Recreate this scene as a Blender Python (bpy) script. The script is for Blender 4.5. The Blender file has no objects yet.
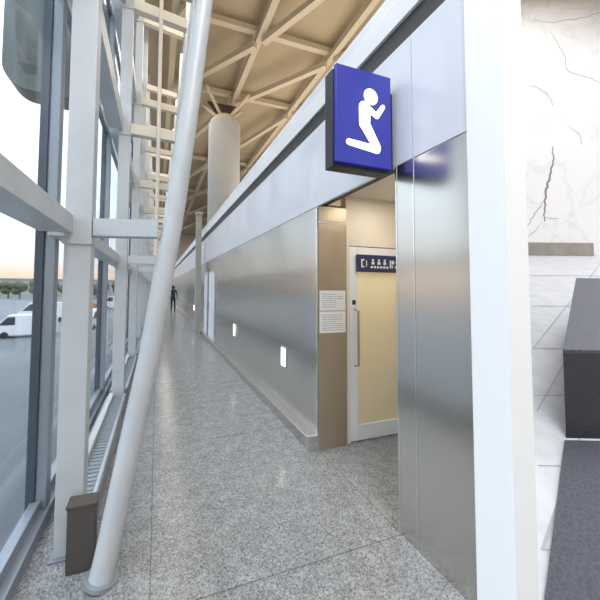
import bpy, bmesh, math, random
from mathutils import Vector, Matrix
random.seed(7)
S = bpy.context.scene
COL = S.collection
R = math.radians

# ---------------------------------------------------------------- camera, world, lights, exposure
TH = R(17.8)                                   # the camera looks 17.8 degrees right of the corridor axis (+Y)
EYE = 1.62
cd = bpy.data.cameras.new('camera'); cam = bpy.data.objects.new('camera', cd); COL.objects.link(cam)
cam.location = (0, 0, EYE); cam.rotation_euler = (Matrix.Rotation(-TH, 3, 'Z') @ Matrix.Rotation(R(92.37), 3, 'X') @ Matrix.Rotation(R(.5), 3, 'Z')).to_euler()
cd.sensor_fit = 'HORIZONTAL'; cd.sensor_width = 36; cd.lens = 36 * 290 / 600
cd.shift_x = 50 / 600; cd.shift_y = -24 / 600; cd.clip_start = .05; cd.clip_end = 2000
S.camera = cam

w = bpy.data.worlds.new('sky'); S.world = w; w.use_nodes = True
nt = w.node_tree; nt.nodes.clear()
o = nt.nodes.new('ShaderNodeOutputWorld'); bg = nt.nodes.new('ShaderNodeBackground')
tc = nt.nodes.new('ShaderNodeTexCoord'); sp = nt.nodes.new('ShaderNodeSeparateXYZ'); rp = nt.nodes.new('ShaderNodeValToRGB')
nt.links.new(tc.outputs['Generated'], sp.inputs[0]); nt.links.new(sp.outputs['Z'], rp.inputs[0])
nt.links.new(rp.outputs[0], bg.inputs[0]); nt.links.new(bg.outputs[0], o.inputs[0])
e = rp.color_ramp.elements
e[0].position = 0.0; e[0].color = (1.0, .60, .36, 1)
e[1].position = .5; e[1].color = (.79, .84, .91, 1)
k = e.new(.07); k.color = (.95, .84, .76, 1)
k = e.new(.16); k.color = (.82, .87, .93, 1)
ma = nt.nodes.new('ShaderNodeMath'); ma.operation = 'MULTIPLY_ADD'; ma.use_clamp = False
ma.inputs[1].default_value = 1.9; ma.inputs[2].default_value = 1.0      # an overcast sky, brighter overhead than at the horizon
nt.links.new(sp.outputs['Z'], ma.inputs[0]); nt.links.new(ma.outputs[0], bg.inputs[1])

def area(name, loc, rot, sx, sy, power, color):
    l = bpy.data.lights.new(name, 'AREA'); l.shape = 'RECTANGLE'; l.size = sx; l.size_y = sy
    l.energy = power; l.color = color
    ob = bpy.data.objects.new(name, l); COL.objects.link(ob); ob.location = loc; ob.rotation_euler = rot
    return ob
# unseen fill lights added: roof washed from below, walk and near end from above
area('roof_fill', (5.5, 9, 4.6), (R(180), 0, 0), 5, 14, 370, (1, .91, .79))
area('walkway_fill', (.5, 8, 9.0), (0, 0, 0), 1.5, 20, 300, (1, .93, .84))
area('walkway_fill', (.6, 30, 9.0), (0, 0, 0), 1.5, 20, 300, (1, .93, .84))
area('near_hall_fill', (.6, -1.5, 6.5), (0, 0, 0), 2, 4, 210, (.92, .95, 1))
S.view_settings.view_transform = 'Standard'; S.view_settings.look = 'None'
S.view_settings.gamma = 1; S.view_settings.exposure = 0.5; S.view_settings.use_curve_mapping = False

# ---------------------------------------------------------------- helpers
def loc2(lat, d, z):                            # a point given across / along the slanting wet-room axis
    return Vector((lat * math.cos(TH) + d * math.sin(TH), -lat * math.sin(TH) + d * math.cos(TH), z))

def srgb(r, g, b):
    f = lambda c: ((c / 255 + .055) / 1.055) ** 2.4 if c > 10 else c / 255 / 12.92
    return (f(r), f(g), f(b), 1)

def mat(name, col, rough=.5, metal=0, noise=None, bump=None, emit=None, trans=0, coat=0, stretch=None):
    m = bpy.data.materials.new(name); m.use_nodes = True
    t = m.node_tree; p = t.nodes['Principled BSDF']
    p.inputs['Base Color'].default_value = col; p.inputs['Roughness'].default_value = rough
    p.inputs['Metallic'].default_value = metal; p.inputs['Transmission Weight'].default_value = trans
    p.inputs['Coat Weight'].default_value = coat
    if emit: p.inputs['Emission Color'].default_value = emit[0]; p.inputs['Emission Strength'].default_value = emit[1]
    tcn = t.nodes.new('ShaderNodeTexCoord'); mp = t.nodes.new('ShaderNodeMapping')
    t.links.new(tcn.outputs['Object'], mp.inputs[0])
    if stretch: mp.inputs['Scale'].default_value = stretch
    if noise:                                   # (scale, dark colour, low, high)
        n = t.nodes.new('ShaderNodeTexNoise'); n.inputs['Scale'].default_value = noise[0]; n.inputs['Detail'].default_value = 6
        r = t.nodes.new('ShaderNodeValToRGB'); r.color_ramp.elements[0].position = noise[2]; r.color_ramp.elements[1].position = noise[3]
        r.color_ramp.elements[0].color = noise[1]; r.color_ramp.elements[1].color = col
        t.links.new(mp.outputs[0], n.inputs['Vector']); t.links.new(n.outputs[0], r.inputs[0]); t.links.new(r.outputs[0], p.inputs['Base Color'])
    if bump:
        n2 = t.nodes.new('ShaderNodeTexNoise'); n2.inputs['Scale'].default_value = bump[0]
        b = t.nodes.new('ShaderNodeBump'); b.inputs['Strength'].default_value = bump[1]; b.inputs['Distance'].default_value = bump[2] if len(bump) > 2 else .01
        t.links.new(mp.outputs[0], n2.inputs['Vector']); t.links.new(n2.outputs[0], b.inputs['Height']); t.links.new(b.outputs[0], p.inputs['Normal'])
    return m

class MB:
    def __init__(s): s.b = bmesh.new()
    def box(s, x0, x1, y0, y1, z0, z1, bev=0):
        v = [s.b.verts.new((x, y, z)) for x in (x0, x1) for y in (y0, y1) for z in (z0, z1)]
        fs = [s.b.faces.new([v[i] for i in f]) for f in ((0, 1, 3, 2), (4, 6, 7, 5), (0, 4, 5, 1), (2, 3, 7, 6), (0, 2, 6, 4), (1, 5, 7, 3))]
        if bev:
            ed = list({ee for f in fs for ee in f.edges})
            bmesh.ops.bevel(s.b, geom=ed, offset=bev, segments=2, affect='EDGES', profile=.6)
        return s
    def tube(s, pts, rad, seg=20, caps=True):
        pts = [Vector(p) for p in pts]; rads = rad if isinstance(rad, (list, tuple)) else [rad] * len(pts)
        rings = []
        for i, p in enumerate(pts):
            t = (pts[min(i + 1, len(pts) - 1)] - pts[max(i - 1, 0)]).normalized()
            up = Vector((0, 0, 1)) if abs(t.z) < .95 else Vector((0, 1, 0))
            a = t.cross(up).normalized(); b = t.cross(a).normalized()
            rings.append([s.b.verts.new(p + rads[i] * (math.cos(q) * a + math.sin(q) * b)) for q in (2 * math.pi * j / seg for j in range(seg))])
        for i in range(len(rings) - 1):
            for j in range(seg):
                s.b.faces.new([rings[i][j], rings[i][(j + 1) % seg], rings[i + 1][(j + 1) % seg], rings[i + 1][j]])
        if caps: s.b.faces.new(rings[0]); s.b.faces.new(rings[-1])
        return s
    def prism(s, pts, off):                     # closed planar polygon, pushed by off
        off = Vector(off); a = [s.b.verts.new(Vector(p)) for p in pts]; b = [s.b.verts.new(Vector(p) + off) for p in pts]
        s.b.faces.new(a); s.b.faces.new(b[::-1])
        n = len(a)
        for i in range(n): s.b.faces.new([a[i], b[i], b[(i + 1) % n], a[(i + 1) % n]])
        return s
    def ball(s, c, r, sc=(1, 1, 1), seg=16):
        m = Matrix.Translation(c) @ Matrix.Diagonal((*sc, 1))
        bmesh.ops.create_uvsphere(s.b, u_segments=seg, v_segments=seg // 2 + 2, radius=r, matrix=m); return s
    def build(s, name, m, parent=None, smooth=False):
        bmesh.ops.recalc_face_normals(s.b, faces=s.b.faces)
        me = bpy.data.meshes.new(name); s.b.to_mesh(me); s.b.free(); me.materials.append(m)
        if smooth:
            for p in me.polygons: p.use_smooth = True
            try: me.set_sharp_from_angle(angle=R(40))
            except Exception: pass
        ob = bpy.data.objects.new(name, me); COL.objects.link(ob); ob.parent = parent
        return ob

def tag(ob, label=None, cat=None, group=None, kind=None):
    if label: ob['label'] = label
    if cat: ob['category'] = cat
    if group: ob['group'] = group
    if kind: ob['kind'] = kind
    return ob
def empty(name, loc, label=None, cat=None, group=None):
    ob = bpy.data.objects.new(name, None); COL.objects.link(ob); ob.location = loc; ob.empty_display_size = .1
    return tag(ob, label, cat, group)
def struct(ob): ob['kind'] = 'structure'; return ob
def copy_tree(ob, parent=None):
    c = ob.copy(); COL.objects.link(c)
    if parent: c.parent = parent
    for ch in list(ob.children): copy_tree(ch, c)
    return c

# ---------------------------------------------------------------- materials
M = {}
M['white_steel'] = mat('white_painted_steel', srgb(192, 195, 197), .38, noise=(3, srgb(182, 186, 188), .3, .6))
M['cream_steel'] = mat('cream_painted_steel', srgb(218, 208, 190), .5)
M['dark_frame'] = mat('dark_anodised', srgb(62, 70, 78), .4, .3)
M['grey_frame'] = mat('grey_anodised', srgb(150, 157, 165), .35, .35)
M['alu'] = mat('aluminium', srgb(205, 210, 215), .3, .8)
M['bronze'] = mat('bronze_box', srgb(84, 78, 74), .5, .2)
M['steel'] = mat('brushed_stainless', srgb(206, 201, 194), .22, 1.0, bump=(14, .04, .004), stretch=(1, 1, 14))
M['steel_edge'] = mat('polished_edge', srgb(225, 225, 225), .16, 1.0)
M['steel_brown'] = mat('bronze_tinted_steel', srgb(172, 158, 138), .38, .5, noise=(3, srgb(158, 144, 124), .3, .7), stretch=(1, 1, .3))
M['white_panel'] = mat('white_wall_panel', srgb(224, 225, 231), .28, noise=(1.2, srgb(215, 217, 225), .3, .7), coat=.3)
M['fascia'] = mat('fascia_white', srgb(228, 229, 232), .4)
M['charcoal'] = mat('charcoal_recess', srgb(64, 62, 62), .6)
M['black'] = mat('black_metal', srgb(34, 35, 40), .4)
M['cream'] = mat('cream_paint', srgb(222, 214, 200), .6, noise=(2, srgb(214, 205, 190), .3, .7))
M['beige_roof'] = mat('beige_roof_lining', srgb(174, 156, 128), .8, noise=(.6, srgb(164, 146, 118), .3, .7))
M['rib'] = mat('beige_roof_rib', srgb(190, 175, 150), .6)
M['rib_dark'] = mat('dark_roof_node', srgb(70, 60, 50), .7)
M['concrete'] = mat('column_grey', srgb(164, 164, 158), .6, noise=(1.5, srgb(160, 158, 152), .3, .7))
M['white_wall'] = mat('white_plaster', srgb(250, 250, 250), .7)
M['blue'] = mat('sign_blue', srgb(44, 48, 138), .3, emit=(srgb(48, 54, 160), .22))
M['icon'] = mat('sign_white', srgb(250, 250, 250), .4, emit=((1, 1, 1, 1), .5))
M['navy'] = mat('door_sign_navy', srgb(34, 40, 84), .4)
M['paper'] = mat('paper', srgb(222, 222, 220), .8)
M['ink'] = mat('grey_ink', srgb(150, 154, 162), .8)
M['lens'] = mat('lamp_lens', srgb(255, 250, 240), .3, emit=((1, .97, .9, 1), 3.2))
M['frost'] = mat('frosted_amber_glass', srgb(248, 240, 216), .55, trans=.55)
M['asphalt'] = mat('apron', srgb(124, 126, 128), .8, noise=(.08, srgb(100, 104, 108), .35, .65))
M['leaf'] = mat('tree_leaf', srgb(92, 92, 62), .9, noise=(4, srgb(60, 66, 44), .3, .7))
M['bark'] = mat('tree_bark', srgb(90, 76, 62), .9)
M['veh'] = mat('vehicle_white', srgb(225, 228, 232), .35)
M['vehglass'] = mat('vehicle_glass', srgb(40, 48, 58), .15)
M['tyre'] = mat('tyre', srgb(30, 30, 32), .8)
M['orange'] = mat('orange_body', srgb(196, 120, 60), .5)
M['canopy'] = mat('outdoor_canopy', srgb(112, 122, 122), .6, noise=(1.3, srgb(80, 92, 94), .35, .62), stretch=(3, .5, .4))
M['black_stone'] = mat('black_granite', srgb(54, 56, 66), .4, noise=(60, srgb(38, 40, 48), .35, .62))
M['black_stone_lit'] = mat('black_granite_lit_top', srgb(82, 82, 94), .5, noise=(60, srgb(62, 63, 74), .35, .62))  # same granite, lighter: light on the top faces put into the colour
M['grey_skirt'] = mat('grey_skirting', srgb(158, 152, 144), .5, noise=(3, srgb(136, 132, 126), .3, .7))
M['joint'] = mat('tile_joint', srgb(176, 178, 182), .8)
M['vein'] = mat('marble_vein', srgb(188, 187, 190), .5)
M['vein_dark'] = mat('marble_vein_dark', srgb(132, 130, 134), .5)
M['skin'] = mat('skin', srgb(190, 150, 125), .6)
M['coatc'] = mat('dark_coat', srgb(50, 48, 58), .8)
M['hair'] = mat('hair', srgb(30, 26, 24), .7)

def glass_mat():
    m = bpy.data.materials.new('window_glass'); m.use_nodes = True; t = m.node_tree; t.nodes.clear()
    out = t.nodes.new('ShaderNodeOutputMaterial'); mx = t.nodes.new('ShaderNodeMixShader'); tr = t.nodes.new('ShaderNodeBsdfTransparent')
    gl = t.nodes.new('ShaderNodeBsdfGlossy'); lw = t.nodes.new('ShaderNodeLayerWeight'); lw.inputs[0].default_value = .5; pw = t.nodes.new('ShaderNodeMath'); pw.operation = 'POWER'; pw.inputs[1].default_value = 4.5; t.links.new(lw.outputs['Facing'], pw.inputs[0]); fr = t.nodes.new('ShaderNodeMath'); fr.operation = 'MULTIPLY_ADD'; fr.inputs[1].default_value = .5; fr.inputs[2].default_value = .02; t.links.new(pw.outputs[0], fr.inputs[0])
    tr.inputs[0].default_value = (.90, .95, .98, 1); gl.inputs['Roughness'].default_value = .02
    t.links.new(fr.outputs[0], mx.inputs[0]); t.links.new(tr.outputs[0], mx.inputs[1]); t.links.new(gl.outputs[0], mx.inputs[2]); t.links.new(mx.outputs[0], out.inputs[0])
    return m
M['glass'] = glass_mat()

def granite():
    m = mat('granite_floor', srgb(150, 150, 146), .2); t = m.node_tree; p = t.nodes['Principled BSDF']
    tcn = t.nodes.new('ShaderNodeTexCoord')
    v = t.nodes.new('ShaderNodeTexVoronoi'); v.inputs['Scale'].default_value = 120
    sepc = t.nodes.new('ShaderNodeSeparateColor')
    r = t.nodes.new('ShaderNodeValToRGB'); r.color_ramp.interpolation = 'LINEAR'
    el = r.color_ramp.elements; el[0].position = 0; el[0].color = srgb(100, 101, 102); el[1].position = 1; el[1].color = srgb(172, 172, 170)
    q = el.new(.25); q.color = srgb(130, 131, 132); q = el.new(.7); q.color = srgb(151, 151, 150)
    n = t.nodes.new('ShaderNodeTexNoise'); n.inputs['Scale'].default_value = 9; n.inputs['Detail'].default_value = 8
    r2 = t.nodes.new('ShaderNodeValToRGB'); r2.color_ramp.elements[0].position = .35; r2.color_ramp.elements[0].color = (.78, .78, .79, 1); r2.color_ramp.elements[1].position = .65; r2.color_ramp.elements[1].color = (1, 1, 1, 1)
    mu = t.nodes.new('ShaderNodeMix'); mu.data_type = 'RGBA'; mu.blend_type = 'MULTIPLY'; mu.inputs[0].default_value = 1
    br = t.nodes.new('ShaderNodeTexBrick'); br.offset = 0; br.inputs['Scale'].default_value = 1; br.inputs['Mortar Size'].default_value = .004
    br.inputs['Brick Width'].default_value = 1.58; br.inputs['Row Height'].default_value = 1.58
    br.inputs['Color1'].default_value = br.inputs['Color2'].default_value = (1, 1, 1, 1); br.inputs['Mortar'].default_value = (.55, .53, .5, 1)
    mu2 = t.nodes.new('ShaderNodeMix'); mu2.data_type = 'RGBA'; mu2.blend_type = 'MULTIPLY'; mu2.inputs[0].default_value = 1
    L = t.links.new
    L(tcn.outputs['Object'], v.inputs['Vector']); L(tcn.outputs['Object'], n.inputs['Vector']); L(tcn.outputs['Object'], br.inputs['Vector'])
    L(v.outputs['Color'], sepc.inputs[0]); L(sepc.outputs[0], r.inputs[0]); L(n.outputs[0], r2.inputs[0])
    L(r.outputs[0], mu.inputs[6]); L(r2.outputs[0], mu.inputs[7]); L(mu.outputs[2], mu2.inputs[6]); L(br.outputs['Color'], mu2.inputs[7]); L(mu2.outputs[2], p.inputs['Base Color'])
    return m
M['granite'] = granite()

def marble():
    m = mat('white_marble', srgb(236, 236, 238), .35); t = m.node_tree; p = t.nodes['Principled BSDF']
    tcn = t.nodes.new('ShaderNodeTexCoord'); n = t.nodes.new('ShaderNodeTexNoise'); n.inputs['Scale'].default_value = .55; n.inputs['Detail'].default_value = 7; n.inputs['Distortion'].default_value = .9
    r = t.nodes.new('ShaderNodeValToRGB'); el = r.color_ramp.elements
    el[0].position = .44; el[0].color = srgb(240, 240, 242); el[1].position = .56; el[1].color = srgb(240, 240, 242)
    q = el.new(.497); q.color = srgb(228, 229, 233); q = el.new(.48); q.color = srgb(238, 238, 240); q = el.new(.515); q.color = srgb(238, 238, 240)
    t.links.new(tcn.outputs['Object'], n.inputs['Vector']); t.links.new(n.outputs[0], r.inputs[0]); t.links.new(r.outputs[0], p.inputs['Base Color'])
    return m
M['marble'] = marble()
M['tile'] = mat('pale_floor_tile', srgb(214, 216, 220), .4, noise=(5, srgb(200, 202, 207), .35, .65))

# ---------------------------------------------------------------- floor, ceiling, end walls
struct(MB().box(-.82, 14, -6, 46, -.25, 0).build('floor', M['granite']))
struct(MB().box(-1.0, 8.6, -6, 46, 9.7, 9.85).box(8.45, 8.6, -6, 46, 9.851, 10.7).box(8.45, 14, -6, 46, 10.7, 10.85).build('ceiling', M['beige_roof']))
struct(MB().box(-.82, 14, 45, 45.2, 0, 9.7).build('wall_far', M['concrete']))
struct(MB().box(-.82, 14, -6.2, -6, 0, 9.7).build('wall_back', M['cream']))

# ---------------------------------------------------------------- the glazed front on the left
BAY = 2.3; Y0 = 2.1; LEVELS = (2.0, 3.87, 5.72, 7.6)
posts = [Y0 + BAY * i for i in range(-2, 16)]
nwin = 0
for i, y in enumerate(posts[:-1]):
    nwin += 1
    ya, yb = y + .34, y + BAY + .34
    f = MB()
    f.box(-.80, -.70, ya - .045, ya + .045, .08, 9.5)
    for z in (.08, 2.02, 3.9, 5.75, 7.6, 9.42): f.box(-.79, -.73, ya + .045, yb - .045, z, z + .07)
    fo = struct(f.build('window_%d' % nwin, M['grey_frame']))
    MB().box(-.765, -.757, ya + .045, yb - .045, .12, 9.45).build('pane', M['glass'], fo)
    g = MB().box(-.82, -.80, ya - .05, ya + .05, .08, 9.5).box(-.80, -.765, ya - .06, ya - .046, .08, 9.5)
    g.build('gasket', M['dark_frame'], fo)
struct(MB().box(-.82, -.68, -6, 45, 0, .08).build('trim_1', M['grey_frame']))

ORD = ['', '', 'nearest', 'second nearest', 'third nearest', 'fourth nearest']
def make_post(y):
    r = empty('facade_post', (-.5, y, 0), None, 'post')
    MB().box(-.05, .10, -.06, .06, .012, 9.6, .006).build('shaft', M['white_steel'], r)
    MB().box(-.07, .12, -.08, .08, 0, .012).build('base_plate', M['grey_frame'], r)
    for z in LEVELS: MB().box(-.06, .104, -.07, .07, z - .115, z - .078).build('collar', M['white_steel'], r)
    return r
post0 = make_post(posts[0])
for i, y in enumerate(posts):
    p = post0 if i == 0 else copy_tree(post0); p.location.y = y
    if 2 <= i < 6: p['label'] = 'white square steel post of the glass front, ' + ORD[i] + ' of those in view'
    elif i < 2: p['label'] = 'white square steel post of the glass front, behind the viewpoint'; p['group'] = 'posts behind the viewpoint'
    else: p['label'] = 'small distant white steel post of the glass front beyond the fourth'; p['group'] = 'distant facade posts'

# long rails from post to post at four levels
for i, y in enumerate(posts[:-1]):
    for j, z in enumerate(LEVELS):
        b = MB().box(-.68, -.50 + .0, y + .072, y + BAY - .072, z - .05, z + .06 + (.12 if j else 0), .004)
        ob = b.build('facade_rail', M['white_steel'])
        near = 2 <= i <= 3 or i == 1
        if i == 1: lab = 'white horizontal facade rail left of the nearest post, ' + ('eye level beam crossing the window' if j == 0 else 'tier %s above it' % ('one', 'two', 'three')[j - 1])
        elif i == 2: lab = 'white horizontal facade rail right behind the nearest post, ' + ('lowest tier' if j == 0 else ('second', 'third', 'top')[j - 1] + ' tier')
        else: lab = 'white horizontal rail of the glass front farther down, ' + ('lowest', 'second', 'third', 'top')[j] + ' tier'
        tag(ob, lab, 'rail', None if i in (1, 2) else 'distant rails tier %s' % ('one', 'two', 'three', 'four')[j])

# leaning tubular masts that follow the glass front, with struts back to the posts
PATH = [(-.262, -.265, 0.0), (-.24, -.25, .10), (-.213, -.24, .24), (-.127, -.20, .707), (-.04, -.16, 1.164), (.036, -.12, 1.667), (.118, -.08, 2.216), (.207, -.03, 2.97),
        (.29, .02, 3.718), (.36, .05, 4.5), (.43, .09, 5.4), (.50, .12, 6.4), (.57, .15, 7.6), (.64, .17, 9.6)]
def px_at(z):
    for a, b in zip(PATH, PATH[1:]):
        if a[2] <= z <= b[2]:
            t = (z - a[2]) / (b[2] - a[2]); return tuple(a[k] + t * (b[k] - a[k]) for k in range(3))
def make_mast():
    r = empty('leaning_mast', (0, 0, 0), None, 'mast')
    MB().tube(PATH, .064, 28).build('tube', M['white_steel'], r, True)
    MB().tube([(-.262, -.265, 0), (-.258, -.263, .02)], .09, 24).build('foot_flange', M['grey_frame'], r, True)
    return r
def make_strut(z):
    p = px_at(z)
    b = MB(); n = 8
    x0, x1 = -.395, p[0] - .09
    ya0, ya1 = 0.0, p[1]
    h = .055 if z < 2.2 else .075
    b.prism([(x0, ya0 - .05, z - h), (x0, ya0 + .05, z - h), (x1, ya1 + .05, z - h), (x1, ya1 - .05, z - h)], (0, 0, 2 * h))
    return b.build('cross_strut', M['white_steel'] if z < 2.2 else M['cream_steel'])
mast0 = make_mast()
struts0 = [make_strut(z) for z in LEVELS]
for i, y in enumerate(posts):
    m_ = mast0 if i == 0 else copy_tree(mast0); m_.location = (0, y, 0)
    if i == 2: m_['label'] = 'big white leaning tubular mast nearest the camera, crossing the whole view'
    elif 2 < i < 6: m_['label'] = 'white leaning tubular mast behind the big one, ' + ('first', 'second', 'third')[i - 3] + ' beyond it'
    elif i < 2: m_['label'] = 'white leaning tubular mast behind the viewpoint'; m_['group'] = 'masts behind the viewpoint'
    else: m_['label'] = 'tiny far leaning white mast near the end of the corridor'; m_['group'] = 'distant leaning masts'
    for j, s0 in enumerate(struts0):
        s_ = s0 if i == 0 else copy_tree(s0); s_.location = (0, y, 0)
        tier = ('lowest', 'second', 'third', 'top')[j]
        if 2 <= i < 5: lab = 'short cross strut joining post and leaning mast, %s tier, %s frame' % (tier, ('nearest', 'second', 'third')[i - 2]); g = None
        elif i < 2: lab = 'short cross strut of a frame behind the viewpoint'; g = 'struts behind the viewpoint'
        else: lab = 'small far cross strut beyond the third frame, %s tier' % tier; g = 'distant struts %s tier' % tier
        tag(s_, lab, 'strut', g)

# thin vertical tie rods in the inner lattice
tie0 = MB().tube([(0, 0, 2.07), (0, 0, 9.6)], .028, 10).build('tie_rod', M['cream_steel'], None, True)
for i, y in enumerate(posts[3:12]):
    t_ = tie0 if i == 0 else copy_tree(tie0); t_.location = (-.02, y - .095, 0)
    tag(t_, 'slim cream vertical rod rising between post and mast, upper lattice', 'rod', 'vertical rods of the lattice')

# low heater casings along the glass front
def make_casing():
    r = empty('heater_casing', (-.49, 0, 0), None, 'heater')
    MB().box(-.11, .13, .12, BAY - .12, 0, .17, .004).build('body', M['grey_frame'], r)
    MB().box(.10, .125, .12, BAY - .12, .171, .195, .004).build('bright_rail', M['alu'], r)
    MB().box(-.075, -.02, .12, BAY - .12, .171, .22, .01).build('white_rail', M['white_steel'], r)
    g = MB()
    for q in range(38): g.box(-.005, .085, .16 + q * .053, .185 + q * .053, .171, .176)
    g.build('grille', M['grey_frame'], r)
    return r
cas0 = make_casing()
for i, y in enumerate(posts[2:13]):
    c = cas0 if i == 0 else copy_tree(cas0); c.location.y = y
    if i == 0: c['label'] = 'low metal heater casing with white rail, right behind the nearest post'
    elif i == 1: c['label'] = 'low metal heater casing between the second and third posts'
    else: c['label'] = 'far low heater casing at the foot of the glass front'; c['group'] = 'distant heater casings'
jb = empty('junction_box', (-.385, 1.955, 0), 'dark bronze floor box standing at the foot of the nearest post', 'box')
MB().box(-.07, .075, -.04, .045, 0, .36, .006).build('body', M['bronze'], jb)
MB().box(-.076, .081, -.046, .051, .361, .378, .004).build('lid', M['bronze'], jb)

# ---------------------------------------------------------------- the stainless wall on the right
XW = 1.58
ZB, ZD, ZE, ZT = 2.48, 3.32, 3.48, 3.78         # top of steel, dark recess, fascia
YA, YB = 1.60, 2.63                            # the doorway recess
YN = 1.10                                      # steel ends, white pier starts
wr = struct(MB().box(XW + .035, XW + .12, YB, 44.9, 0, ZT - .02).box(XW + .035, XW + .12, YN, YA, 0, ZT - .02).box(XW + .035, XW + .12, YA, YB, ZB + .02, ZT - .02).build('wall_right', M['charcoal']))
def panels(ys, z0, z1, name, m, gap=.004, x=XW):
    for a, b in zip(ys, ys[1:]):
        MB().box(x, x + .03, a + gap / 2, b - gap / 2, z0, z1, .002).build(name, m, wr)
seams = [YB + .02 + 1.25 * k for k in range(6)]; seams = [YB] + seams[1:]
panels(seams, .0, ZB - .004, 'steel_panel', M['steel'])
YD = seams[-1]
panels([YN, 1.455, YA], .0, ZB - .004, 'steel_panel', M['steel'])
panels([YN, 1.455, 2.63, 3.9, 6.4, 8.9, 9.1], ZB + .002, ZD, 'white_panel', M['white_panel'])
# lap strip at the near seam
MB().box(XW - .004, XW + .0, 1.449, 1.456, 0.0, ZB).build('seam_strip', M['steel_edge'], wr)
MB().box(XW + .012, XW + .03, YN, 44.9, ZD, ZE).build('dark_recess', M['charcoal'], wr)
MB().box(XW - .012, XW + .034, YN, 44.9, ZE, ZT - .12, .003).build('fascia', M['fascia'], wr)
MB().box(XW + .004, XW + .034, YN, 44.9, ZT - .118, ZT, .003).build('fascia_cap', M['white_panel'], wr)
# white door recess past the fifth panel, the pilaster and the wall beyond
MB().box(XW, XW + .03, 9.1, 44.9, ZB + .002, ZD).build('white_panel', M['white_panel'], wr)
yy = YD
k = 0
while yy < 44:
    if abs(yy - YD) < 1e-6:
        nx = yy + .12
        MB().box(XW, XW + .03, yy + .002, nx, 0, ZB - .004).build('steel_panel', M['steel'], wr)
    else:
        nx = min(yy + 2.6, 44.9)
        MB().box(XW, XW + .03, yy + .004, nx - .004, 0, ZB - .004).build('steel_panel', M['steel'], wr)
        # a pale door leaf
    yy = nx
# baseboard
struct(MB().box(XW - .11, XW - .001, YB + .03, 44.9, 0, .125, .006).build('baseboard_right', M['steel']))
tag(MB().box(XW - .125, XW - .0015, YB - .018, YB + .022, 0, .15, .003).build('baseboard_end_cap', M['steel_edge']), 'polished steel end cap of the baseboard at the doorway corner', 'end cap')
MB().box(XW - .012, XW - .001, YB - .0, YB + .022, .151, ZB - .02, .002).build('corner_trim', M['steel_edge'], wr)
MB().box(XW - .004, XW + .03, YA - .012, YA, 0, ZB, .002).build('corner_trim', M['steel_edge'], wr)

# pale service doors in the steel wall near the pilaster
def flush_door(y, wd, label, first=None):
    r = empty('service_door', (XW - .001, y, 0), label, 'door')
    MB().box(-.03, -.002, -wd / 2, wd / 2, .0, 2.12, .003).build('frame', M['alu'], r)
    MB().box(-.038, -.031, -wd / 2 + .06, wd / 2 - .06, .14, 2.06).build('leaf', M['fascia'], r)
    MB().tube([(-.07, wd / 2 - .16, .95), (-.07, wd / 2 - .16, 1.2)], .012, 8).build('handle', M['dark_frame'], r, True)
    return r
# wall lights
def make_wall_light():
    r = empty('wall_light', (XW, 0, .74), None, 'lamp')
    MB().box(-.014, 0, -.075, .075, -.13, .13, .003).build('bezel', M['alu'], r)
    MB().box(-.02, -.0145, -.055, .055, -.11, .11, .002).build('lens', M['lens'], r)
    return r
wl0 = make_wall_light()
for i, (y, lab) in enumerate(((3.45, 'lit upright wall light low on the steel wall, nearest the doorway'), (5.93, 'lit upright wall light low on the steel wall, second from the doorway'), (12.8, 'tiny lit wall light far down the steel wall beyond the pilaster'))):
    q = wl0 if i == 0 else copy_tree(wl0); q.location.y = y; q['label'] = lab

# pilaster against the wall
pl = empty('wall_pilaster', (XW - .22, 10.15, 0), 'slim grey pilaster standing against the steel wall and rising past its top', 'pilaster')
MB().box(-.09, .09, -.11, .11, .02, 4.15, .01).build('shaft', M['concrete'], pl)
MB().box(-.105, .105, -.13, .13, 0, .02).build('base', M['alu'], pl)
MB().box(-.12, .12, -.14, .14, 4.151, 4.25, .01).build('cap', M['concrete'], pl)
flush_door(8.55, .95, 'pale flush service door in the steel wall just before the grey pilaster')
flush_door(9.6, .7, 'narrow pale flush service door squeezed beside the grey pilaster')

# ---------------------------------------------------------------- doorway recess
XR = 2.72
wd_ = struct(MB().box(XW + .035, 1.915, YB, YB + .09, 0, ZB + .02).build('wall_recess', M['charcoal']))
wd_.name = 'wall_recess'
MB().box(XW + .002, 1.92, YB - .012, YB - .001, 0, 2.30, .002).build('bronze_panel', M['steel_brown'], wd_)
MB().box(XW + .002, 1.92, YB - .012, YB - .001, 2.325, ZB, .002).build('bronze_panel', M['steel_brown'], wd_)
MB().box(XW + .002, 1.92, YB - .014, YB - .001, 2.302, 2.323).build('joint_strip', M['cream'], wd_)
struct(MB().box(1.921, XR, YB, YB + .09, 2.13, 2.62).build('wall_over_door', M['cream']))
struct(MB().box(XW + .121, XR, YA, YB, 2.62, 2.68).build('ceiling_recess', M['cream']))
struct(MB().box(XW + .125, XR, YA - .05, YA - .0, 0, 2.68).build('wall_recess_near', M['cream']))
struct(MB().box(XR, XR + .05, YA - .05, YB + .09, 0, 2.68).build('wall_recess_side', M['cream']))
# prayer room behind the door
struct(MB().box(1.72, 3.4, 4.6, 4.7, 0, 2.68).build('wall_prayer_room_back', M['cream']))
struct(MB().box(3.4, 3.5, YB + .09, 4.7, 0, 2.68).build('wall_prayer_room_side', M['cream']))
struct(MB().box(1.72, 3.4, YB + .09, 4.6, 2.62, 2.68).build('ceiling_prayer_room', M['cream']))
struct(MB().box(2.77, 3.4, YB, YB + .09, 0, 2.62).build('wall_prayer_room_front', M['cream']))
area('prayer_room_lamp', (2.4, 3.5, 2.6), (0, 0, 0), 1.0, 1.2, 34, (1, .89, .68))
area('recess_light', (2.2, 2.1, 2.6), (0, 0, 0), .3, .3, 5, (1, .92, .80))  # unseen source lighting the recess, no fixture modelled
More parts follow.
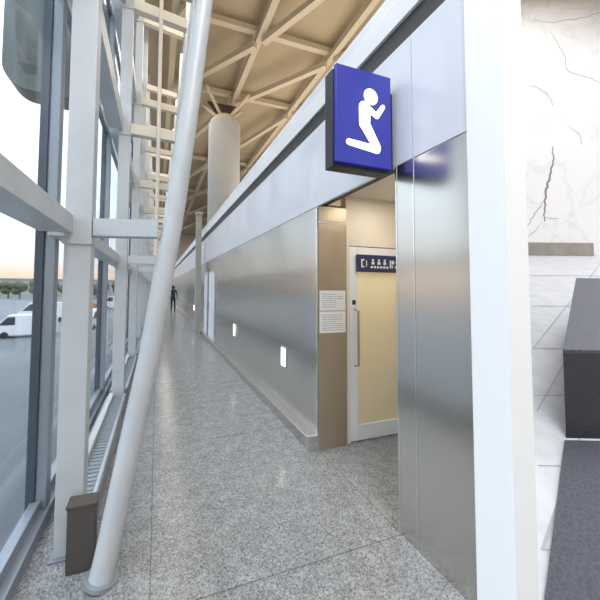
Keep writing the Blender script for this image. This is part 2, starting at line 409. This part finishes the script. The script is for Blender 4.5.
# door frame + leaf
d1 = struct(MB().box(1.921, 1.965, YB + .0, YB + .08, 0, 2.13, .003).box(1.965, XR, YB, YB + .08, 2.085, 2.13, .003).build('door_1', M['cream']))
leaf = MB().box(1.972, 2.075, YB + .01, YB + .05, .012, 2.08, .003).box(2.076, XR - .02, YB + .01, YB + .05, .012, .17, .003).box(2.076, XR - .02, YB + .01, YB + .05, 1.98, 2.08, .003).box(2.62, XR - .02, YB + .01, YB + .05, .171, 1.979, .003)
lf = leaf.build('leaf', M['fascia'], d1)
MB().box(2.077, 2.619, YB + .026, YB + .034, .172, 1.978).build('pane', M['frost'], lf)
hb = MB().tube([(2.035, YB + .01, .80), (2.035, YB - .05, .81), (2.035, YB - .05, 1.39), (2.035, YB + .01, 1.40)], .011, 12)
hb.build('pull_handle', M['steel_brown'], lf, True)
MB().box(2.005, 2.045, YB + .003, YB + .0099, 1.45, 1.50, .002).build('lock', M['black'], lf)
lp = empty('reflection_tube', (2.42, YB + .5, 1.95), 'short upright glowing tube behind the frosted door glass, standing in for a lamp reflection', 'lamp')  # glowing tube added for the bright lamp reflection in the door glass
MB().tube([(0, 0, -.14), (0, 0, .10)], .022, 12).build('tube', M['lens'], lp, True)
MB().tube([(0, 0, .101), (0, 0, .67)], .008, 8).build('thin_stem', M['alu'], lp, True)

# navy door plate with small white symbols
ds = empty('door_sign', (2.36, YB - .001, 1.90), 'small navy sign with white symbols at the top of the cream door', 'sign')
dp = MB().box(-.31, .31, -.012, -.001, -.095, .095, .003).build('plate', M['navy'], ds)
ic = MB()
def pb(x0, x1, z0, z1): ic.box(x0, x1, -.0145, -.012, z0, z1)
pb(-.255, -.240, -.045, .045); pb(-.240, -.215, .03, .045); pb(-.240, -.215, -.045, -.03)
pb(-.19, -.18, -.035, .03)
for cx in (-.10, -.02, .06):
    pb(cx - .012, cx + .012, .025, .05); pb(cx - .018, cx + .018, -.01, .02)
for q in range(6): pb(-.13 + q * .042, -.102 + q * .042, -.05, -.028)
pb(.13, .145, -.045, .045); pb(.155, .19, .0, .04); pb(.155, .17, -.045, -.01); pb(.20, .235, -.045, -.02); pb(.215, .235, .0, .04)
ic.build('symbols', M['paper'], dp)

# notices on the bronze panel
def notice(z0, z1, label, seed):
    rnd = random.Random(seed)
    r = empty('notice', (1.745, YB - .0135, (z0 + z1) / 2), label, 'notice')
    h = (z1 - z0) / 2
    MB().box(-.155, .155, -.003, 0, -h, h).build('sheet', M['paper'], r)
    t = MB(); z = h - .035
    while z > -h + .03:
        x = -.125
        lim = .125 if rnd.random() > .3 else .04
        while x < lim:
            wdt = rnd.uniform(.02, .06); t.box(x, min(x + wdt, lim), -.004, -.0032, z - .006, z); x += wdt + .01
        z -= .022
    t.build('printed_lines', M['ink'], r)
notice(1.395, 1.60, 'upper white notice of the two taped to the bronze panel beside the door', 1)
notice(1.165, 1.385, 'lower white notice of the two taped to the bronze panel beside the door', 2)

# ---------------------------------------------------------------- projecting blue prayer sign
sg = empty('prayer_room_sign', (1.08, 1.60, 2.43), 'lit blue box sign with white kneeling figure projecting from the wall', 'sign')
W_, H_ = .44, .64
MB().box(-.012, W_ + .012, .0, .085, -.012, H_ + .0, .004).build('housing', M['black'], sg)
bf = MB().box(0, W_ - .0, -.028, -.001, .012, H_ + .02, .003).build('blue_face', M['blue'], sg)
MB().box(W_ + .013, XW - 1.08 - .001, .02, .075, .01, H_ - .05, .003).build('mounting_bracket', M['black'], sg)
# the figure, drawn from thick strokes on the face (u right, v up, in metres)
fg = MB(); cnt = [0]
def pt(px, py): return (px - 122) / 158 * W_, H_ + .02 - (py - 34) / 302 * (H_ + .01)
def stroke(a, b, ra, rb):
    cnt[0] += 1; y = -.029 - .0004 * cnt[0]
    A = Vector(pt(*a)); B = Vector(pt(*b)); d = B - A; an = math.atan2(d.y, d.x); P = []
    for q in range(9): t = an + math.pi / 2 + math.pi * q / 8; P.append((A.x + ra * math.cos(t), y, A.y + ra * math.sin(t)))
    for q in range(9): t = an - math.pi / 2 + math.pi * q / 8; P.append((B.x + rb * math.cos(t), y, B.y + rb * math.sin(t)))
    fg.prism(P, (0, .003, 0))
stroke((219, 113), (220, 114), .056, .056)                 # head
stroke((201, 153), (201, 205), .046, .044)                 # torso
stroke((201, 205), (236, 272), .042, .032)                 # thigh
stroke((236, 280), (156, 271), .028, .022)                 # shin
stroke((206, 150), (236, 172), .024, .020)                 # upper arm
stroke((236, 172), (255, 138), .020, .017)                 # forearm and hands
fg.build('kneeling_figure', M['icon'], bf)

# ---------------------------------------------------------------- roof ribs and column
nodes = {}
ZR = 9.3
def rib(a, b, rad, label, grp, m='rib'):
    A = Vector(a); B = Vector(b)
    n = (B - A).normalized(); s_ = n.cross(Vector((0, 0, 1))).normalized() * rad
    ob = MB().prism([A - s_ + Vector((0, 0, -rad)), A + s_ + Vector((0, 0, -rad)), A + s_ + Vector((0, 0, rad)), A - s_ + Vector((0, 0, rad))], B - A).build('roof_rib', M[m])
    return tag(ob, label, 'rib', grp)
GX = [2.84 + 2.5 * k for k in range(-1, 3)]; GY = [-1.2, 3.5, 8.1, 11.2, 17.4, 23.6, 30, 38]
for i, x in enumerate(GX):
    rib((x, GY[0], ZR), (x, GY[-1], ZR), .095, 'long beige roof rib running down the hall, ' + ('first', 'second', 'third', 'fourth', 'fifth')[i] + ' from the glass front', None)
for y in GY:
    rib((GX[0], y, ZR + .16), (GX[-1], y, ZR + .19), .085, 'beige roof rib crossing the hall over the walkway', 'cross ribs')
    for x in GX[:-1]:
        if y < GY[-1]: rib((x + .1, GY[GY.index(y) + 1] - .1, ZR - .19), (x + 2.4, y + .1, ZR - .19), .09, 'diagonal beige roof rib between two nodes', 'diagonal ribs')
cl = empty('round_column', (2.42, 11.0, 0), 'thick round grey column rising behind the steel wall to the roof', 'column')
MB().tube([(0, 0, 0), (0, 0, 8.0)], .62, 48).build('shaft', M['concrete'], cl, True)
MB().tube([(0, 0, 8.001), (0, 0, 8.12), (0, 0, 8.3)], [.60, .56, .40], 48).build('capital', M['rib'], cl, True)
for a in (35, 145, 215, 325):
    dx, dy = math.cos(R(a)), math.sin(R(a))
    MB().tube([(dx * .2, dy * .2, 8.32), (dx * 1.0, dy * 1.0, 9.1)], .06, 12).build('branch', M['rib'], cl, True)
MB().prism([(-.65, .25, 9.05), (-.1, .25, 8.36), (.1, .25, 8.36), (.65, .25, 9.05)], (0, .06, 0)).build('gusset', M['rib_dark'], cl)

# ---------------------------------------------------------------- outdoors
struct(MB().box(-400, -.84, -60, 700, -4.6, -4.4).build('floor_apron', M['asphalt']))
cn = []
for q in range(9):
    t = math.pi + math.pi / 2 * q / 8; cn.append((-2.6 + .5 * math.cos(t), 7.0, 6.2 + .5 * math.sin(t)))
cn += [(-1.0, 7.0, 5.62), (-1.0, 7.0, 9.4), (-3.1, 7.0, 9.4)]
cpy = empty('outdoor_canopy', (0, 0, 0), 'large grey round-cornered canopy hanging outside the glass, upper left', 'canopy')
MB().prism(cn, (0, .5, 0)).build('shell', M['canopy'], cpy)
MB().box(-2.4, -2.36, 6.97, 6.998, 5.9, 9.4).box(-1.9, -1.86, 6.97, 6.998, 5.75, 9.4).box(-1.45, -1.41, 6.97, 6.998, 5.72, 9.4).build('panel_joint', M['dark_frame'], cpy)

def make_van(name, L, H, m, label, cat):
    r = empty(name, (0, 0, -4.4), label, cat)
    pr = [(0, 0, .35), (L, 0, .35), (L, 0, H), (L * .22, 0, H), (L * .06, 0, H * .55), (0, 0, H * .5)]
    MB().prism(pr, (0, 2.0, 0)).build('body', m, r)
    MB().prism([(L * .085, -.01, H * .58), (L * .225, -.01, H * .93), (L * .34, -.01, H * .93), (L * .34, -.01, H * .58)], (0, 2.02, 0)).build('side_window', M['vehglass'], r)
    for x in (L * .18, L * .8):
        for y in (.0, 1.8): MB().tube([(x, y - .02, .38), (x, y + .22, .38)], .38, 18).build('wheel', M['tyre'], r, True)
    return r
for (x, y, rz, L, H, m, lab, nm) in [(-17.5, 40, 10, 6, 2.6, 'veh', 'white service van on the apron, nearest to the glass at far left', 'service_van'),
        (-22, 58, -5, 8, 3.2, 'veh', 'long white box truck on the apron behind the nearest van', 'box_truck'),
        (-16, 72, 20, 5, 2.3, 'orange', 'small orange service van far out on the apron', 'service_van'),
        (-14.5, 88, 5, 9, 3.4, 'veh', 'white apron bus seen through the gap after the nearest post', 'apron_bus'),
        (-8.5, 45, 80, 6, 2.6, 'veh', 'white van parked close to the terminal past the first post', 'service_van')]:
    v = make_van(nm, L, H, M[m], lab, 'vehicle'); v.location = (x, y, -4.4); v.rotation_euler.z = R(rz)
tr = empty('tree', (0, 0, -4.4), None, 'tree')
tb = MB()
rr = random.Random(3)
for q in range(9): tb.ball(Vector((rr.uniform(-2.4, 2.4), rr.uniform(-1.5, 1.5), 5.2 + rr.uniform(-1.5, 1.6))), rr.uniform(1.3, 2.2), (1, 1, .85), 12)
tb.build('crown', M['leaf'], tr, True); MB().tube([(0, 0, 0), (.1, 0, 2.6), (0, 0, 4.6)], [.35, .25, .2], 10).build('trunk', M['bark'], tr, True)
for i in range(14):
    q = tr if i == 0 else copy_tree(tr)
    q.location = (-110 + i * 8.2 + rr.uniform(-.4, .4), 165 + rr.uniform(-6, 6), -4.4); q.rotation_euler.z = rr.uniform(0, 6); s = rr.uniform(.8, 1.15); q.scale = (s, s, s)
    tag(q, 'small tree in the olive tree line along the far side of the apron', None, 'trees beyond the apron')
tb_ = empty('terminal_building', (-60, 190, -4.4), 'low pale building beyond the tree line across the apron', 'building')
MB().box(-45, 40, 0, 14, 0, 9.5).build('wall', M['concrete'], tb_)
MB().box(-46, 41, -.5, 14.5, 9.51, 10.2).build('roof', M['grey_frame'], tb_)
for q in range(16): MB().box(-43 + q * 5.2, -39.6 + q * 5.2, -.1, -.01, 4, 7.5).build('window', M['vehglass'], tb_)

# ---------------------------------------------------------------- white pier and the sloping stone room beside it
struct(MB().box(XW - .01, 1.72, .925, YN - .001, 0, 9.68).build('wall_pier', M['white_wall']))
SL = .381; D0 = 1.45; DW = 8.4
rz_ = lambda d: SL * (d - D0)
rm = MB()
def rp_(lat, d, dz=0): return loc2(lat, d, rz_(d) + dz)
pts4 = [rp_(1.397, D0), rp_(13.5, D0), rp_(13.5, DW), rp_(7.98, DW)]
rm.prism([p + Vector((0, 0, .002)) for p in pts4], (0, 0, -.12))
ramp = struct(rm.build('floor_ramp', M['tile']))
# joints between the tiles, set a hair proud
jt = MB()
JX=0
def joint(a, b, wd=.012):
    A = rp_(*a, .003); B = rp_(*b, .003); n = (B - A).normalized(); s_ = n.cross(Vector((0, 0, 1))).normalized() * wd / 2
    jt.prism([A - s_, A + s_, B + s_, B - s_], (0, 0, .0015))
for d in (1.75, 2.24, 2.95, 3.75, 5.0, 6.6): joint((.965 * d + .02, d), (d * 1.3, d), .008 * d ** .7)
for c in (-1.6, -1.1, -.62, -.16, .3, .75):
    # lines running up the slope, bearing to the right
    s0 = None
    for q in range(70):
        d = D0 + q * .1; lat = 1.9 + c + 1.45 * (d - D0)
        if d < DW and lat > .965 * d:
            s0 = (lat, d) if s0 is None else s0; s1 = (lat, d)
    if s0 and s1[1] - s0[1] > .3: joint(s0, s1, .014)
jt.build('tile_joint', M['joint'], ramp)
mw = MB(); mw.prism([loc2(7.97, DW, 2.2), loc2(13.5, DW, 2.2), loc2(13.5, DW, 10.68), loc2(7.97, DW, 10.68)], loc2(0, .2, 0))
mw_ = struct(mw.build('wall_marble', M['marble']))
# veins in the marble: (px, py) read off the slab, at the slab's own distance
def onwall(px, py, d=DW - .003):
    f = 290.0; p = math.atan(12 / f)
    v = Vector(((px - 250) / f, 1, (276 - py) / f)); fy = math.cos(p) - v.z * math.sin(p); fz = math.sin(p) + v.z * math.cos(p)
    t = d / fy; return loc2(v.x * t, d, EYE + fz * t)
def vein(pts, wd, m):
    b = MB(); P = [onwall(*q) for q in pts]; r = random.Random(len(pts))
    Q = []
    for a, c in zip(P, P[1:]):
        for k in range(6):
            t = k / 6; Q.append(a.lerp(c, t) + (loc2(r.uniform(-.03, .03), 0, r.uniform(-.02, .02)) if k else Vector()))
    Q.append(P[-1]); lat = loc2(1, 0, 0); n = len(Q)
    for i in range(n - 1):
        dv = (Q[i + 1] - Q[i]).normalized(); s_ = Vector((0, 0, 1)) * dv.dot(lat) - lat * dv.z
        wa = wd * (1 - abs(2 * i / n - 1) * .6); wb = wd * (1 - abs(2 * (i + 1) / n - 1) * .6)
        b.prism([Q[i] - s_ * wa, Q[i] + s_ * wa, Q[i + 1] + s_ * wb, Q[i + 1] - s_ * wb], loc2(0, .002, 0))
    b.build('vein', M[m], mw_)
vein([(551, 144), (553, 156), (549, 172), (545, 190), (544, 205), (544, 219)], .034, 'vein_dark')
vein([(544, 197), (538, 206), (531, 216), (527, 224)], .022, 'vein')
vein([(527, 82), (538, 86), (547, 93), (552, 104)], .024, 'vein')
vein([(548, 28), (555, 38), (562, 52), (566, 68), (577, 72), (590, 76), (603, 82)], .018, 'vein')
vein([(566, 122), (577, 130), (581, 142)], .016, 'vein')
vein([(530, 18), (548, 20), (566, 17), (585, 14), (603, 8)], .015, 'vein')
vein([(527, 235), (534, 229), (540, 221)], .014, 'vein')
vein([(545, 215), (552, 216), (558, 216)], .018, 'vein')
bs = MB(); bs.prism([loc2(8.0, DW - .06, rz_(DW) - .01), loc2(9.93, DW - .06, rz_(DW) - .01), loc2(9.93, DW - .06, rz_(DW) + .36), loc2(8.0, DW - .06, rz_(DW) + .36)], loc2(0, .055, 0))
struct(bs.build('baseboard_marble', M['grey_skirt']))
sw = MB(); sw.prism([loc2(1.355, 1.46, 0), loc2(1.39, 1.46, 0), loc2(7.97, DW + .1, 0), loc2(7.90, DW + .1, 0)], (0, 0, 9.68))
struct(sw.build('wall_partition', M['white_wall']))
# black stepped stone block
def sight(px, py):
    v = cam.rotation_euler.to_matrix() @ Vector(((px - 250) / 290, -(py - 276) / 290, -1))
    return v
def onslope(px, py, h=0):                       # the point of the slope (raised by h) that the photo shows at px, py
    v = sight(px, py); c = Vector((0, 0, EYE)); dd = v.dot(loc2(0, 1, 0))
    t = (SL * (0 - D0) + h - EYE) / (v.z - SL * dd)
    return c + v * t
fl = onslope(566, 438, .004); fr_ = onslope(700, 441, .004)
blk = empty('stone_step_block', fl, 'dark granite stepped block standing on the pale tiled slope', 'stone block')
top = onslope(565, 350, 0)
v350 = sight(566, 350); tt = fl.xy.length / v350.xy.length; HB = EYE + v350.z * tt - fl.z
bl = onslope(576, 278, HB)
back = Vector((bl.x, bl.y, bl.z - HB)) - fl
def quadprism(P, h, m, name):
    b = MB(); b.prism([p - fl for p in P], (0, 0, h)); return b.build(name, m, blk)
br_ = fl + back + (fr_ - fl) * 1.25
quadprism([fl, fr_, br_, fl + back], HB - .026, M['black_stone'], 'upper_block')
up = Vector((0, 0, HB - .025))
quadprism([fl + up, fr_ + up, br_ + up, fl + back + up], .025, M['black_stone_lit'], 'top_slab')
gap = (fl - onslope(566, 440, .004)) 
e0 = onslope(564.5, 440, .03); e1 = onslope(700, 443, .03); e2 = onslope(700, 640, .03); e3 = onslope(541, 625, .03)
quadprism([p - Vector((0, 0, .026)) for p in (e3, e2, e1, e0)], .026, M['black_stone_lit'], 'lower_step')
area('stone_room_fill', loc2(7.6, 4.4, 10.4), (0, 0, -TH), 4, 4, 430, (.93, .97, 1))  # unseen overhead fills added to brighten the stone room
area('stone_room_fill', loc2(2.9, 1.9, 5.6), (0, 0, -TH), 1.5, 1.5, 22, (1, .99, 1))

# ---------------------------------------------------------------- a passer-by far down the walk
def person(loc, rz, label):
    r = empty('person', loc, label, 'person'); r.rotation_euler.z = R(rz)
    J = {'pel': (0, 0, .95, .13, .1), 'sp': (0, 0, 1.15, .13, .09), 'ch': (0, 0, 1.36, .15, .1), 'nk': (0, .0, 1.5, .055, .055), 'hd': (0, -.01, 1.62, .085, .095), 'tp': (0, 0, 1.7, .06, .07),
         'hl': (.09, 0, .88, .085, .085), 'kl': (.1, -.08, .48, .06, .06), 'al': (.1, .04, .08, .042, .042), 'tl': (.11, -.12, .04, .04, .03),
         'hr': (-.09, 0, .88, .085, .085), 'kr': (-.1, -.06, .48, .06, .06), 'ar': (-.1, -.16, .09, .042, .042), 'tr': (-.11, -.3, .05, .04, .03),
         'shl': (.19, 0, 1.42, .055, .055), 'el': (.25, .06, 1.14, .042, .042), 'wl': (.25, -.06, .90, .03, .03), 'fl': (.25, -.09, .81, .03, .02),
         'shr': (-.19, 0, 1.42, .055, .055), 'er': (-.25, .03, 1.14, .042, .042), 'wr': (-.25, .0, .90, .03, .03), 'fr': (-.25, -.01, .81, .03, .02)}
    E = [('pel', 'sp'), ('sp', 'ch'), ('ch', 'nk'), ('nk', 'hd'), ('hd', 'tp'), ('pel', 'hl'), ('hl', 'kl'), ('kl', 'al'), ('al', 'tl'), ('pel', 'hr'), ('hr', 'kr'), ('kr', 'ar'), ('ar', 'tr'),
         ('ch', 'shl'), ('shl', 'el'), ('el', 'wl'), ('wl', 'fl'), ('ch', 'shr'), ('shr', 'er'), ('er', 'wr'), ('wr', 'fr')]
    ks = list(J); me = bpy.data.meshes.new('body'); me.from_pydata([J[k][:3] for k in ks], [(ks.index(a), ks.index(b)) for a, b in E], [])
    ob = bpy.data.objects.new('body', me); COL.objects.link(ob); ob.parent = r
    me.materials.append(M['coatc'])
    sm = ob.modifiers.new('skin', 'SKIN'); ob.modifiers.new('sub', 'SUBSURF').levels = 1
    for i, k in enumerate(ks): me.skin_vertices[0].data[i].radius = J[k][3:5]; me.skin_vertices[0].data[i].use_root = (k == 'pel')
    MB().ball(Vector((0, .01, 1.655)), .098, (1, 1.08, .9), 14).build('hair', M['hair'], r, True)
    MB().ball(Vector((0, -.055, 1.60)), .07, (.95, .8, 1.25), 14).build('face', M['skin'], r, True)
    return r
person((1.0, 19.0, 0), 170, 'person in dark clothes walking away at the far end of the corridor')
